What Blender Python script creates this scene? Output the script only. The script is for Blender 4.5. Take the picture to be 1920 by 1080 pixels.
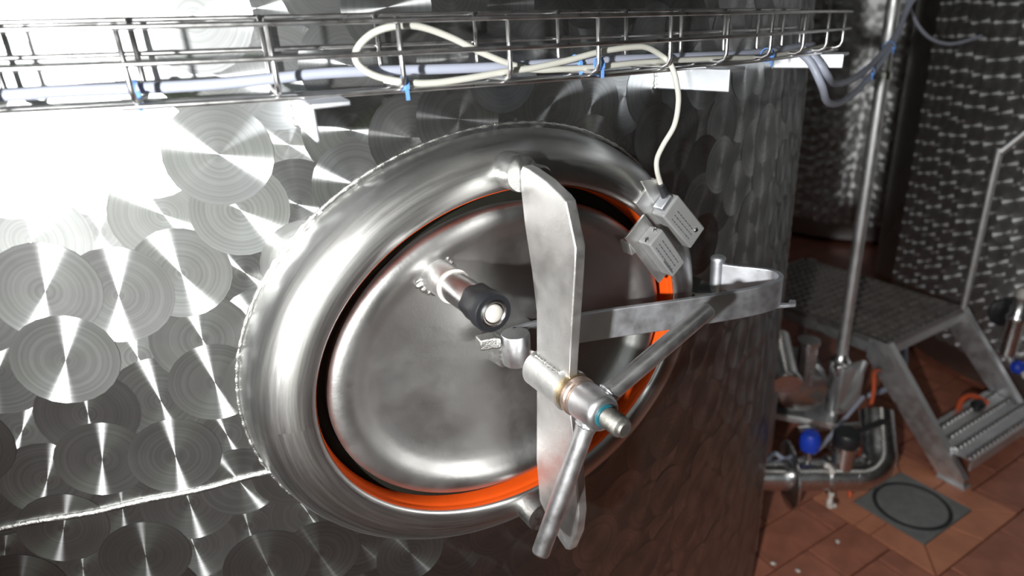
import bpy, bmesh, math, random
from mathutils import Vector, Matrix
random.seed(7)
PI = math.pi
for o in list(bpy.data.objects):
    bpy.data.objects.remove(o, do_unlink=True)
scene = bpy.context.scene
COL = scene.collection

# ------------------------------------------------------------------ camera
YAW, PITCH, ROLL = 0.517, 0.394, -0.064
cam_d = bpy.data.cameras.new('camera'); cam = bpy.data.objects.new('camera', cam_d); COL.objects.link(cam)
fw = Vector((math.sin(YAW)*math.cos(PITCH), math.cos(YAW)*math.cos(PITCH), -math.sin(PITCH)))
rt = Vector((math.cos(YAW), -math.sin(YAW), 0)); up = rt.cross(fw)
cr, sr = math.cos(ROLL), math.sin(ROLL)
cx = cr*rt + sr*up; cy = -sr*rt + cr*up
CAM = Vector((-.351, -.603, .377))
cam.matrix_world = Matrix(((cx.x, cy.x, -fw.x, CAM.x), (cx.y, cy.y, -fw.y, CAM.y), (cx.z, cy.z, -fw.z, CAM.z), (0, 0, 0, 1)))
cam_d.sensor_width = 36.0; cam_d.lens = 1250/1920*36; cam_d.clip_start = .02
cam_d.dof.use_dof = True; cam_d.dof.focus_distance = .74; cam_d.dof.aperture_fstop = 3.7
scene.camera = cam

# ------------------------------------------------------------------ world, flash, added fill lights, exposure
w = bpy.data.worlds.new('world'); scene.world = w; w.use_nodes = True
w.node_tree.nodes['Background'].inputs[0].default_value = (.90, .96, 1, 1)
w.node_tree.nodes['Background'].inputs[1].default_value = 1.1
fl = bpy.data.lights.new('flash', 'SPOT'); fl.shadow_soft_size = .022; fl.energy = 122.0; fl.color = (1, .99, .97); fl.spot_size = math.radians(86); fl.spot_blend = .6
flo = bpy.data.objects.new('flash', fl); COL.objects.link(flo)
flo.location = (-.86, -.76, .38)
flo.rotation_euler = (Vector((.30, .0, .08)) - flo.location).to_track_quat('-Z', 'Y').to_euler()
for i, (lx, ly) in enumerate(((-2.2, -2.2), (1.2, -2.4), (2.6, 1.6))):          # unseen area lights added overhead for ambient fill
    ld = bpy.data.lights.new('fill_light', 'AREA'); ld.shape = 'RECTANGLE'; ld.size = 1.4; ld.size_y = .2; ld.energy = 3.5; ld.color = (1, .97, .92)
    lo = bpy.data.objects.new('fill_light', ld); COL.objects.link(lo); lo.location = (lx, ly, 3.25)
vs = scene.view_settings
vs.view_transform = 'Standard'; vs.look = 'None'; vs.gamma = 1; vs.use_curve_mapping = False; vs.exposure = 0.0

# ------------------------------------------------------------------ helpers
def mat_new(name):
    m = bpy.data.materials.new(name); m.use_nodes = True
    nt = m.node_tree; p = nt.nodes['Principled BSDF']
    return m, nt, p
def N(nt, t, **kw):
    n = nt.nodes.new(t)
    for k, v in kw.items(): setattr(n, k, v)
    return n
def noise(nt, scale, detail=3, vec=None, rough=.6):
    n = N(nt, 'ShaderNodeTexNoise'); n.inputs['Scale'].default_value = scale; n.inputs['Detail'].default_value = detail
    n.inputs['Roughness'].default_value = rough
    if vec: nt.links.new(vec, n.inputs['Vector'])
    return n
def ramp(nt, src, stops):
    r = N(nt, 'ShaderNodeValToRGB'); e = r.color_ramp.elements
    while len(e) < len(stops): e.new(.5)
    for el, (p, c) in zip(e, stops):
        el.position = p; el.color = (c, c, c, 1) if isinstance(c, (int, float)) else (*c, 1)
    nt.links.new(src, r.inputs[0]); return r
def objco(nt):
    return N(nt, 'ShaderNodeTexCoord').outputs['Object']

def metal(name, col=(.62, .62, .61), rough=(.2, .4), scale=30, bump=.0, stretch=None, aniso=0, spots=False, bscale=None):
    m, nt, p = mat_new(name)
    p.inputs['Metallic'].default_value = 1
    v = objco(nt)
    if stretch:
        mp = N(nt, 'ShaderNodeMapping'); mp.inputs['Scale'].default_value = stretch; nt.links.new(v, mp.inputs[0]); vv = mp.outputs[0]
    else: vv = v
    n = noise(nt, scale, 5, vv)
    r = ramp(nt, n.outputs['Fac'], [(.3, rough[0]), (.7, rough[1])]); nt.links.new(r.outputs[0], p.inputs['Roughness'])
    n2 = noise(nt, scale*.35, 4, v)
    c = ramp(nt, n2.outputs['Fac'], [(.3, tuple(x*.82 for x in col)), (.7, col)])
    out = c.outputs[0]
    if spots:
        ns = noise(nt, 240, 2, v); rs = ramp(nt, ns.outputs['Fac'], [(.69, 0), (.73, 1)])
        mx = N(nt, 'ShaderNodeMix', data_type='RGBA'); nt.links.new(rs.outputs[0], mx.inputs[0]); nt.links.new(out, mx.inputs[6])
        mx.inputs[7].default_value = (.95, .95, .95, 1); out = mx.outputs[2]
    nt.links.new(out, p.inputs['Base Color'])
    p.inputs['Anisotropic'].default_value = aniso
    if bump:
        nb = noise(nt, bscale or scale*3, 4, vv); b = N(nt, 'ShaderNodeBump'); b.inputs['Strength'].default_value = bump; b.inputs['Distance'].default_value = .002
        nt.links.new(nb.outputs['Fac'], b.inputs['Height']); nt.links.new(b.outputs[0], p.inputs['Normal'])
    return m
def plain(name, col, rough=.5, var=.15, scale=40, spec=.5, bump=0):
    m, nt, p = mat_new(name); v = objco(nt)
    n = noise(nt, scale, 4, v)
    c = ramp(nt, n.outputs['Fac'], [(.3, tuple(x*(1-var) for x in col)), (.7, tuple(min(1, x*(1+var)) for x in col))])
    nt.links.new(c.outputs[0], p.inputs['Base Color']); p.inputs['Roughness'].default_value = rough
    p.inputs['Specular IOR Level'].default_value = spec
    if bump:
        b = N(nt, 'ShaderNodeBump'); b.inputs['Strength'].default_value = bump; b.inputs['Distance'].default_value = .003
        nt.links.new(n.outputs['Fac'], b.inputs['Height']); nt.links.new(b.outputs[0], p.inputs['Normal'])
    return m
def turned(name, col=(.50, .515, .515), ru=.34, rv=.048, iso=.41, mixw=.58, ringamp=.25, dist='BECKMANN'):
    """engine-turned steel: circular brushing about each disc's own centre (wide lobe along the radius, narrow across)"""
    m, nt, p = mat_new(name); L = nt.links.new
    nt.nodes.remove(p); out = [n for n in nt.nodes if n.type == 'OUTPUT_MATERIAL'][0]
    g = N(nt, 'ShaderNodeNewGeometry'); a = N(nt, 'ShaderNodeAttribute', attribute_name='disc_centre'); t = N(nt, 'ShaderNodeAttribute', attribute_name='disc_tilt')
    d = N(nt, 'ShaderNodeVectorMath', operation='SUBTRACT'); L(g.outputs['Position'], d.inputs[0]); L(a.outputs['Vector'], d.inputs[1])
    ln = N(nt, 'ShaderNodeVectorMath', operation='LENGTH'); L(d.outputs[0], ln.inputs[0])
    nm = N(nt, 'ShaderNodeVectorMath', operation='NORMALIZE'); L(d.outputs[0], nm.inputs[0])
    ad = N(nt, 'ShaderNodeVectorMath', operation='ADD'); L(g.outputs['Normal'], ad.inputs[0]); L(t.outputs['Vector'], ad.inputs[1])
    sc = N(nt, 'ShaderNodeVectorMath', operation='SCALE'); L(d.outputs[0], sc.inputs[0]); sc.inputs['Scale'].default_value = -1.4
    ad2 = N(nt, 'ShaderNodeVectorMath', operation='ADD'); L(ad.outputs[0], ad2.inputs[0]); L(sc.outputs[0], ad2.inputs[1])
    nn = N(nt, 'ShaderNodeVectorMath', operation='NORMALIZE'); L(ad2.outputs[0], nn.inputs[0])
    # concentric grinding rings: noise along the radius, offset per disc
    cx_ = N(nt, 'ShaderNodeCombineXYZ'); L(ln.outputs['Value'], cx_.inputs[0])
    ad3 = N(nt, 'ShaderNodeVectorMath', operation='MULTIPLY_ADD'); L(a.outputs['Vector'], ad3.inputs[0]); ad3.inputs[1].default_value = (0, 9, 9); L(cx_.outputs[0], ad3.inputs[2])
    n = noise(nt, 420, 3, ad3.outputs[0])
    c = ramp(nt, n.outputs['Fac'], [(.32, tuple(x*(1-ringamp) for x in col)), (.66, col)])
    v = objco(nt); n2 = noise(nt, 14, 4, v)
    mx = N(nt, 'ShaderNodeMix', data_type='RGBA', blend_type='MULTIPLY'); mx.inputs[0].default_value = 1
    c2 = ramp(nt, n2.outputs['Fac'], [(.3, .85), (.65, 1)]); L(c.outputs[0], mx.inputs[6]); L(c2.outputs[0], mx.inputs[7])
    ga = N(nt, 'ShaderNodeBsdfAnisotropic', distribution=dist); gi = N(nt, 'ShaderNodeBsdfAnisotropic', distribution='GGX')
    k = math.sqrt(rv/ru); ga.inputs['Anisotropy'].default_value = k-1; ga.inputs['Roughness'].default_value = math.sqrt(math.sqrt(ru*rv))
    gi.inputs['Roughness'].default_value = iso
    for q in (ga, gi): L(mx.outputs[2], q.inputs['Color']); L(nn.outputs[0], q.inputs['Normal'])
    L(nm.outputs[0], ga.inputs['Tangent'])
    ms = N(nt, 'ShaderNodeMixShader'); ms.inputs[0].default_value = mixw; L(gi.outputs[0], ms.inputs[1]); L(ga.outputs[0], ms.inputs[2]); L(ms.outputs[0], out.inputs['Surface'])
    return m

M = {}
M['shell'] = metal('ground_steel', (.52, .52, .51), (.34, .46), 12)
M['turned'] = turned('circle_polished_steel')
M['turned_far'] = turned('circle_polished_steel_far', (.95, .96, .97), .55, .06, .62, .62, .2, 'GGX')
def collar_mat():
    m, nt, p = mat_new('brushed_collar_steel'); L = nt.links.new; p.inputs['Metallic'].default_value = 1
    sp_ = N(nt, 'ShaderNodeSeparateXYZ'); L(objco(nt), sp_.inputs[0])
    def mth(op, a, b=None):
        n = N(nt, 'ShaderNodeMath', operation=op)
        for i_, q_ in enumerate((a, b)):
            if q_ is None: continue
            if isinstance(q_, (int, float)): n.inputs[i_].default_value = q_
            else: L(q_, n.inputs[i_])
        return n.outputs[0]
    xs = mth('DIVIDE', sp_.outputs[0], .275); zs = mth('DIVIDE', sp_.outputs[2], .232)
    ang_ = mth('ARCTAN2', zs, xs); rad_ = mth('SQRT', mth('ADD', mth('MULTIPLY', xs, xs), mth('MULTIPLY', zs, zs)))
    cb = N(nt, 'ShaderNodeCombineXYZ'); L(mth('MULTIPLY', ang_, .9), cb.inputs[0]); L(mth('MULTIPLY', rad_, 26.0), cb.inputs[1]); L(mth('MULTIPLY', sp_.outputs[1], 60.0), cb.inputs[2])
    n = noise(nt, 2.2, 5, cb.outputs[0], .65); n2 = noise(nt, 18, 4, objco(nt))
    r = ramp(nt, n.outputs['Fac'], [(.25, .31), (.75, .44)]); L(r.outputs[0], p.inputs['Roughness'])
    c = ramp(nt, n2.outputs['Fac'], [(.3, (.55, .55, .54)), (.7, (.64, .64, .63))]); L(c.outputs[0], p.inputs['Base Color'])
    b = N(nt, 'ShaderNodeBump'); b.inputs['Strength'].default_value = .10; b.inputs['Distance'].default_value = .001; L(n.outputs['Fac'], b.inputs['Height']); L(b.outputs[0], p.inputs['Normal'])
    return m
M['collar'] = collar_mat()
M['lid'] = metal('blasted_lid_steel', (.52, .52, .515), (.36, .54), 14, .10, spots=False, bscale=160)
M['weld'] = metal('weld_steel', (.60, .60, .58), (.28, .45), 60, .5, bscale=500)
M['bar'] = metal('bar_steel', (.90, .90, .89), (.42, .56), 40, .2)
M['rod'] = metal('drawn_rod_steel', (.88, .89, .91), (.34, .48), 50, .03, (1, 1, 1), bscale=260)
M['wire'] = metal('wire_steel', (.74, .74, .74), (.26, .4), 60)
M['strap'] = metal('strap_steel', (.80, .83, .88), (.42, .58), 40, .05)
M['cast'] = metal('cast_steel', (.55, .55, .54), (.3, .5), 80, .25)
M['brass'] = metal('tarnished_brass', (.50, .40, .25), (.3, .5), 60, .2)
M['bronze'] = metal('pale_bronze', (.70, .56, .48), (.35, .55), 60, .2)
M['thread'] = metal('thread_steel', (.60, .59, .55), (.35, .5), 80, .1)
M['darksteel'] = metal('dull_pump_steel', (.6, .61, .62), (.3, .5), 20)
M['mirror'] = metal('mirror_pipe_steel', (.70, .70, .70), (.18, .32), 20)
M['stair'] = metal('galvanised_stair_steel', (.80, .81, .82), (.42, .6), 30)
M['grate'] = metal('grating_steel', (.50, .47, .45), (.4, .6), 30)
M['orange'] = plain('orange_silicone', (.80, .095, .008), .38, .05)
M['orange_hose'] = plain('orange_rubber', (.62, .10, .03), .45, .1)
M['cable_grey'] = plain('grey_cable_sheath', (.36, .39, .48), .42, .04)
M['cable_white'] = plain('cream_cable_sheath', (.52, .52, .47), .45, .04)
M['tie_blue'] = plain('blue_nylon', (.14, .33, .78), .4, .05)
M['blue'] = plain('blue_plastic', (.015, .06, .55), .4, .1)
M['gap_shade'] = plain('gap_shade_black', (.012, .012, .009), .9, .2, 40, .1)  # near-black colour stands in for the shade in the gap round the door
M['black'] = plain('black_plastic', (.018, .019, .022), .42, .2)
M['white_plastic'] = plain('white_plastic', (.60, .58, .53), .4, .04)
M['teal'] = plain('teal_seal', (.012, .10, .13), .4, .1)
M['sensor'] = plain('grey_sensor_plastic', (.24, .245, .245), .42, .06)
M['tile'] = plain('red_quarry_tile', (.37, .14, .088), .42, .25, 12, .5, .05)
M['tile_light'] = plain('orange_border_tile', (.55, .22, .125), .42, .15, 12, .5, .05)
M['grout'] = plain('dark_grout', (.06, .035, .03), .8, .2, 60)
M['drainmetal'] = plain('grey_drain_stone', (.19, .20, .195), .5, .15, 30)
M['draindark'] = plain('dark_drain_groove', (.02, .022, .022), .6, .1)
M['wall'] = plain('grey_plaster', (.42, .42, .38), .8, .15, 3)
M['lawn'] = plain('lawn_green', (.26, .36, .06), .8, .3, 8)
M['ceil'] = plain('dim_ceiling', (.2, .2, .19), .8, .1, 2)
M['label'] = plain('dark_print', (.095, .10, .105), .5, .1)
M['chip'] = plain('white_chip', (.75, .72, .66), .6, .1)

class MB:
    def __init__(s): s.v = []; s.f = []; s.pa = {}
    def add(s, vs, fs):
        b = len(s.v); s.v += [tuple(x) for x in vs]; s.f += [tuple(i+b for i in f) for f in fs]; return b
    def box(s, c, h, R=None):
        c = Vector(c); R = R or Matrix.Identity(3); vs = []
        for z in (-1, 1):
            for y in (-1, 1):
                for x in (-1, 1): vs.append(c + R @ Vector((x*h[0], y*h[1], z*h[2])))
        s.add(vs, [(0, 2, 3, 1), (4, 5, 7, 6), (0, 1, 5, 4), (2, 6, 7, 3), (0, 4, 6, 2), (1, 3, 7, 5)]); return s
    def tube(s, pts, r, seg=10, caps=True, closed=False, squash=None):
        pts = [Vector(p) for p in pts]; n = len(pts); rr = r if isinstance(r, (list, tuple)) else [r]*n
        tang = []
        for i in range(n):
            if closed: t = pts[(i+1) % n] - pts[i-1]
            else: t = pts[min(i+1, n-1)] - pts[max(i-1, 0)]
            tang.append(t.normalized())
        t0 = tang[0]; a = Vector((0, 0, 1)) if abs(t0.z) < .9 else Vector((1, 0, 0))
        u = (a - t0*a.dot(t0)).normalized(); vs = []
        for i in range(n):
            t = tang[i]; u = (u - t*u.dot(t)); u = u.normalized() if u.length > 1e-6 else t.orthogonal().normalized()
            w_ = t.cross(u)
            for k in range(seg):
                an = 2*PI*k/seg; vs.append(pts[i] + (u*math.cos(an) + w_*math.sin(an))*rr[i])
        fs = []
        for i in range(n if closed else n-1):
            j = (i+1) % n
            for k in range(seg):
                k2 = (k+1) % seg; fs.append((i*seg+k, i*seg+k2, j*seg+k2, j*seg+k))
        if caps and not closed:
            fs.append(tuple(range(seg))[::-1]); fs.append(tuple((n-1)*seg+k for k in range(seg)))
        s.add(vs, fs); return s
    def lathe(s, prof, o=(0, 0, 0), ax=(0, -1, 0), seg=32):
        """prof: (radius, distance along ax)"""
        o = Vector(o); ax = Vector(ax).normalized(); u = ax.orthogonal().normalized(); w_ = ax.cross(u); vs = []; fs = []
        for (r, d) in prof:
            for k in range(seg):
                an = 2*PI*k/seg; vs.append(o + ax*d + (u*math.cos(an) + w_*math.sin(an))*max(r, 1e-5))
        for i in range(len(prof)-1):
            for k in range(seg):
                k2 = (k+1) % seg; fs.append((i*seg+k, i*seg+k2, (i+1)*seg+k2, (i+1)*seg+k))
        fs.append(tuple(range(seg))[::-1]); fs.append(tuple((len(prof)-1)*seg+k for k in range(seg)))
        s.add(vs, fs); return s
    def prism(s, poly, a, b, plane='yz'):
        """closed polygon extruded between a and b on the remaining axis"""
        mp = {'yz': lambda p, t: (t, p[0], p[1]), 'xy': lambda p, t: (p[0], p[1], t), 'xz': lambda p, t: (p[0], t, p[1])}[plane]
        n = len(poly); vs = [mp(p, a) for p in poly] + [mp(p, b) for p in poly]
        fs = [tuple(range(n)), tuple(range(2*n-1, n-1, -1))] + [(i, i+n, (i+1) % n + n, (i+1) % n) for i in range(n)]
        s.add(vs, fs); return s
    def rings(s, rows, closed_ends=False):
        n = len(rows[0]); vs = [p for r in rows for p in r]; fs = []
        for i in range(len(rows)-1):
            for k in range(n):
                k2 = (k+1) % n; fs.append((i*n+k, i*n+k2, (i+1)*n+k2, (i+1)*n+k))
        if closed_ends: fs.append(tuple(range(n))[::-1]); fs.append(tuple((len(rows)-1)*n+k for k in range(n)))
        s.add(vs, fs); return s
    def mesh(s, name, fix=True):
        me = bpy.data.meshes.new(name); me.from_pydata(s.v, [], s.f)
        if fix:
            bm = bmesh.new(); bm.from_mesh(me); bmesh.ops.recalc_face_normals(bm, faces=bm.faces); bm.to_mesh(me); bm.free()
        return me
    def build(s, name, mat, parent=None, smooth=35, bevel=0, fix=True):
        me = s.mesh(name, fix); return link(name, me, mat, parent, smooth, bevel)
def link(name, me, mat, parent=None, smooth=35, bevel=0):
    if not me.materials: me.materials.append(M[mat] if isinstance(mat, str) else mat)
    if smooth:
        me.polygons.foreach_set('use_smooth', [True]*len(me.polygons))
        if smooth < 180: me.set_sharp_from_angle(angle=math.radians(smooth))
    o = bpy.data.objects.new(name, me); COL.objects.link(o)
    if parent: setparent(o, parent)
    if bevel:
        b = o.modifiers.new('bevel', 'BEVEL'); b.width = bevel; b.segments = 3; b.limit_method = 'ANGLE'; b.angle_limit = math.radians(40)
    return o
def setparent(o, p):
    o.parent = p; o.matrix_parent_inverse = Matrix.Translation(-Vector(WLOC[p.name]))
WLOC = {}
class _W(dict):
    def __missing__(s, k): return (0, 0, 0)
WLOC = _W()
def thing(name, label, cat, loc=(0, 0, 0), group=None):
    o = bpy.data.objects.new(name, None); o.empty_display_size = .05; COL.objects.link(o); o.location = loc; WLOC[o.name] = loc
    return tag(o, label, cat, group)
def tag(o, label, cat, group=None):
    o['label'] = label; o['category'] = cat
    if group: o['group'] = group
    return o
def struct(o, label=None):
    o['kind'] = 'structure'
    if label: o['label'] = label
    return o
def smoothpath(pts, k=8, closed=False):
    P = [Vector(p) for p in pts]; n = len(P); out = []
    rng = range(n if closed else n-1)
    for i in rng:
        if closed: a, b, c, d = P[i-1], P[i], P[(i+1) % n], P[(i+2) % n]
        else: a, b, c, d = P[max(i-1, 0)], P[i], P[i+1], P[min(i+2, n-1)]
        for j in range(k):
            t = j/k; out.append(.5*((2*b) + (c-a)*t + (2*a-5*b+4*c-d)*t*t + (3*b-a-3*c+d)*t**3))
    if not closed: out.append(P[-1])
    return out

# ------------------------------------------------------------------ room
ZF = -1.15
AXY = 1.615; RT = 1.577             # main tank axis (0, AXY) and radius
X0, X1, Y0, Y1, ZC = -4.0, 6.6, -4.0, 5.2, 3.4
floor = struct(MB().box(((X0+X1)/2, (Y0+Y1)/2, ZF-.06), ((X1-X0)/2, (Y1-Y0)/2, .05)).build('floor', 'grout', smooth=0), 'red quarry tile floor with dark joints')
struct(MB().box(((X0+X1)/2, (Y0+Y1)/2, ZC+.05), ((X1-X0)/2, (Y1-Y0)/2, .05)).build('ceiling', 'ceil', smooth=0))
struct(MB().box(((X0+X1)/2, Y1+.05, (ZF+ZC)/2), ((X1-X0)/2, .05, (ZC-ZF)/2)).build('wall_back', 'wall', smooth=0))
DX0, DX1, DZ = -3.3, -.9, 1.75        # open cellar gate behind the photographer
mb = MB(); 
for (a, b, c, d) in ((X0, DX0, ZF, ZC), (DX1, X1, ZF, ZC), (DX0, DX1, DZ, ZC)): mb.box(((a+b)/2, Y0-.05, (c+d)/2), ((b-a)/2, .05, (d-c)/2))
struct(mb.build('wall_front', 'wall', smooth=0))
struct(MB().box(((DX0+DX1)/2, Y0-6.1, ZF-.07), (7, 6, .05)).build('ground', 'lawn', smooth=0), 'green lawn outside the cellar gate')
struct(MB().box((DX0-.04, Y0-.05, (ZF+DZ)/2), (.04, .07, (DZ-ZF)/2)).box((DX1+.04, Y0-.05, (ZF+DZ)/2), (.04, .07, (DZ-ZF)/2)).box(((DX0+DX1)/2, Y0-.05, DZ+.04), ((DX1-DX0)/2+.08, .07, .04)).build('door_1', 'stair', smooth=0), 'steel frame of the open cellar gate')
struct(MB().box((X0-.05, (Y0+Y1)/2, (ZF+ZC)/2), (.05, (Y1-Y0)/2, (ZC-ZF)/2)).build('wall_left', 'wall', smooth=0))
struct(MB().box((X1+.05, (Y0+Y1)/2, (ZF+ZC)/2), (.05, (Y1-Y0)/2, (ZC-ZF)/2)).build('wall_right', 'wall', smooth=0))

# floor tiles, running bond; the border square round the drain is left free
BX0, BX1, BY0, BY1 = 1.315, 1.757, .037, .436
TL, TW, G = .266, .133, .005
tile_cache = {}
def tile(x0, x1, y0, y1, mat='tile'):
    if x1-x0 < .02 or y1-y0 < .02: return
    wx, wy = round(x1-x0-G, 4), round(y1-y0-G, 4); key = (wx, wy, mat)
    if key not in tile_cache:
        h, c = .010, .002; mb = MB(); a, b = wx/2, wy/2
        mb.add([(-a, -b, -h), (a, -b, -h), (a, b, -h), (-a, b, -h), (-a, -b, -c), (a, -b, -c), (a, b, -c), (-a, b, -c), (-a+c, -b+c, 0), (a-c, -b+c, 0), (a-c, b-c, 0), (-a+c, b-c, 0)],
               [(0, 1, 5, 4), (1, 2, 6, 5), (2, 3, 7, 6), (3, 0, 4, 7), (4, 5, 9, 8), (5, 6, 10, 9), (6, 7, 11, 10), (7, 4, 8, 11), (8, 9, 10, 11)])
        me = mb.mesh('tile'); me.materials.append(M[mat]); tile_cache[key] = me
    o = bpy.data.objects.new('tile', tile_cache[key]); COL.objects.link(o); o.parent = floor
    o.location = ((x0+x1)/2, (y0+y1)/2, ZF + random.uniform(-.0008, .0008)); o.rotation_euler = (random.uniform(-.004, .004), random.uniform(-.004, .004), 0)
def rows(xa, xb, ya, yb):
    k0 = math.floor((ya-BY0)/TW); k1 = math.ceil((yb-BY0)/TW)
    for k in range(k0, k1):
        y0 = BY0 + k*TW; y1 = y0 + TW; x = BX0 - .07 - 30*TL + (TL/2 if k % 2 else 0)
        while x < xb:
            if x + TL > xa:
                if y1 > BY0+.01 and y0 < BY1-.01 and x + TL > BX0 and x < BX1:
                    tile(x, min(x+TL, BX0), y0, y1); tile(max(x, BX1), x+TL, y0, y1)
                else: tile(x, x+TL, y0, y1)
            x += TL
rows(.35, 2.75, -1.0, .95)
# the tiles far outside: plain material on one big sheet with joints (seen only dimly and in reflections)
def far_tile_mat():
    m, nt, p = mat_new('quarry_tiles_far'); v = objco(nt); L = nt.links.new
    b = N(nt, 'ShaderNodeTexBrick'); L(v, b.inputs['Vector']); b.inputs['Scale'].default_value = 1
    b.inputs['Brick Width'].default_value = TL; b.inputs['Row Height'].default_value = TW; b.inputs['Mortar Size'].default_value = .003
    b.inputs['Color1'].default_value = (.38, .145, .10, 1); b.inputs['Color2'].default_value = (.30, .11, .075, 1); b.inputs['Mortar'].default_value = (.06, .035, .03, 1)
    L(b.outputs['Color'], p.inputs['Base Color']); p.inputs['Roughness'].default_value = .42
    return m
M['tile_far'] = far_tile_mat()
mb = MB()
for (a, b, c, d) in ((X0, X1, Y0, -1.03), (X0, X1, .97, Y1), (X0, .25, -1.03, .97), (2.85, X1, -1.03, .97)):
    mb.box(((a+b)/2, (c+d)/2, ZF-.007), ((b-a)/2, (d-c)/2, .005))
o = mb.build('tile_field', 'tile_far', floor, smooth=0); o['kind'] = 'stuff'

# border tiles, mitred at the corners, and the drain
IX0, IX1, IY0, IY1 = 1.405, 1.667, .122, .352
def border(poly):
    cxp = sum(p[0] for p in poly)/len(poly); cyp = sum(p[1] for p in poly)/len(poly)
    q = [(cxp + (p[0]-cxp)*.97, cyp + (p[1]-cyp)*.97) for p in poly]
    MB().prism(q, ZF-.01, ZF+.0005, 'xy').build('border_tile', 'tile_light', floor, smooth=0, bevel=.0015)
def mix(a, b, t): return a + (b-a)*t
border([(BX0, BY0), (IX0, IY0), (IX0, .235), (BX0, .235)]); border([(BX0, .235), (IX0, .235), (IX0, .285), (BX0, .285)]); border([(BX0, .285), (IX0, .285), (IX0, IY1), (BX0, BY1)])
border([(BX0, BY0), (1.56, BY0), (1.53, IY0), (IX0, IY0)]); border([(1.56, BY0), (BX1, BY0), (IX1, IY0), (1.53, IY0)])
border([(BX1, BY0), (BX1, .24), (IX1, .24), (IX1, IY0)]); border([(BX1, .24), (BX1, BY1), (IX1, IY1), (IX1, .24)])
border([(BX0, BY1), (IX0, IY1), (1.53, IY1), (1.53, BY1)]); border([(BX1, BY1), (IX1, IY1), (1.53, IY1), (1.53, BY1)])
t = thing('floor_drain', 'grey square floor drain with round lid set in orange border tiles', 'drain', (1.536, .237, ZF))
MB().box((1.536, .237, ZF-.006), (.129, .113, .006)).build('frame', 'drainmetal', t, smooth=0, bevel=.001)
MB().lathe([(.112, -.002), (.112, .0012), (.100, .0012), (.099, -.001)], (1.536, .237, ZF), (0, 0, 1), 40).build('groove', 'draindark', t)
MB().lathe([(.099, -.004), (.099, .002), (.09, .0035), (.03, .0045), (0, .0045)], (1.536, .237, ZF), (0, 0, 1), 40).build('lid', 'drainmetal', t)

# ------------------------------------------------------------------ engine-turned tanks
def disc_field(name, mat, parent, ax, ay, r, th0, th1, z0, z1, sx=.058, sz=.0605, rad=.046, seg=24, nr=3, skip=None, phase=(0, 0), jit=.006):
    rnd = random.Random(len(name)*31 + int(r*100))
    discs = []
    i0 = math.floor(math.radians(th0)*r/sx); i1 = math.ceil(math.radians(th1)*r/sx)
    k0 = math.floor(z0/sz); k1 = math.ceil(z1/sz)
    for i in range(i0, i1+1):
        ph = rnd.uniform(-.5, .5)*.35*sz
        for k in range(k0, k1+1):
            s_ = i*sx + phase[0] + rnd.gauss(0, jit*.6); z = k*sz + phase[1] + ph + rnd.gauss(0, jit*.6)
            if z < z0 or z > z1: continue
            if skip and skip(s_, z): continue
            discs.append((s_, z, rad*rnd.uniform(.92, 1.06), rnd.random()))
    # stacking rank so that overlapping discs never share a height
    rank = []
    order = list(range(len(discs))); grid = {}
    for n_ in order:
        s_, z, R_, q = discs[n_]; gi, gk = int(s_//.1), int(z//.1); used = set()
        for a in (-1, 0, 1):
            for b in (-1, 0, 1):
                for m_ in grid.get((gi+a, gk+b), []):
                    if math.hypot(discs[m_][0]-s_, discs[m_][1]-z) < .1: used.add(rank[m_])
        free = [x for x in range(26) if x not in used]
        rank.append(free[int(q*len(free))] if q > .35 else free[0]); grid.setdefault((gi, gk), []).append(n_)
    vs, fs, cen, til = [], [], [], []
    for (s_, z, R_, q), rk in zip(discs, rank):
        rr = r + .00025 + .00003*rk
        a0 = s_/r; c = (ax + rr*math.sin(a0), ay - rr*math.cos(a0), z)
        tx, tz = rnd.gauss(0, .042), rnd.gauss(0, .034); tv = (tx*math.cos(a0), tx*math.sin(a0), tz)
        b = len(vs); vs.append(c)
        for j in range(1, nr+1):
            for k in range(seg):
                an = 2*PI*k/seg; ss = s_ + R_*j/nr*math.cos(an); zz = z + R_*j/nr*math.sin(an); a1 = ss/r
                vs.append((ax + rr*math.sin(a1), ay - rr*math.cos(a1), zz))
        for k in range(seg): fs.append((b, b+1+k, b+1+(k+1) % seg))
        for j in range(nr-1):
            o1 = b+1+j*seg; o2 = o1+seg
            for k in range(seg): k2 = (k+1) % seg; fs.append((o1+k, o2+k, o2+k2, o1+k2))
        n_ = 1 + nr*seg; cen += list(c)*n_; til += list(tv)*n_
    me = bpy.data.meshes.new(name); me.from_pydata(vs, [], fs)
    at = me.attributes.new('disc_centre', 'FLOAT_VECTOR', 'POINT'); at.data.foreach_set('vector', cen)
    at = me.attributes.new('disc_tilt', 'FLOAT_VECTOR', 'POINT'); at.data.foreach_set('vector', til)
    o = link(name, me, mat, parent, 180); o['kind'] = 'stuff'; return o
def shell(parent, ax, ay, r, z0, z1, seg=160, mat='shell'):
    rows_ = []
    for (rr, z) in ((r*.9, z0), (r-.004, z0), (r, z0+.004), (r, z1-.02), (r-.02, z1), (r*.5, z1+.12), (.02, z1+.16)):
        rows_.append([(ax + rr*math.sin(2*PI*k/seg), ay - rr*math.cos(2*PI*k/seg), z) for k in range(seg)])
    return MB().rings(rows_, True).build('shell', mat, parent, 30)

def cp(th, off, z):
    a = math.radians(th); r = RT + off; return Vector((r*math.sin(a), AXY - r*math.cos(a), z))
def tank_y(x): return AXY - math.sqrt(RT*RT - x*x)

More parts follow.
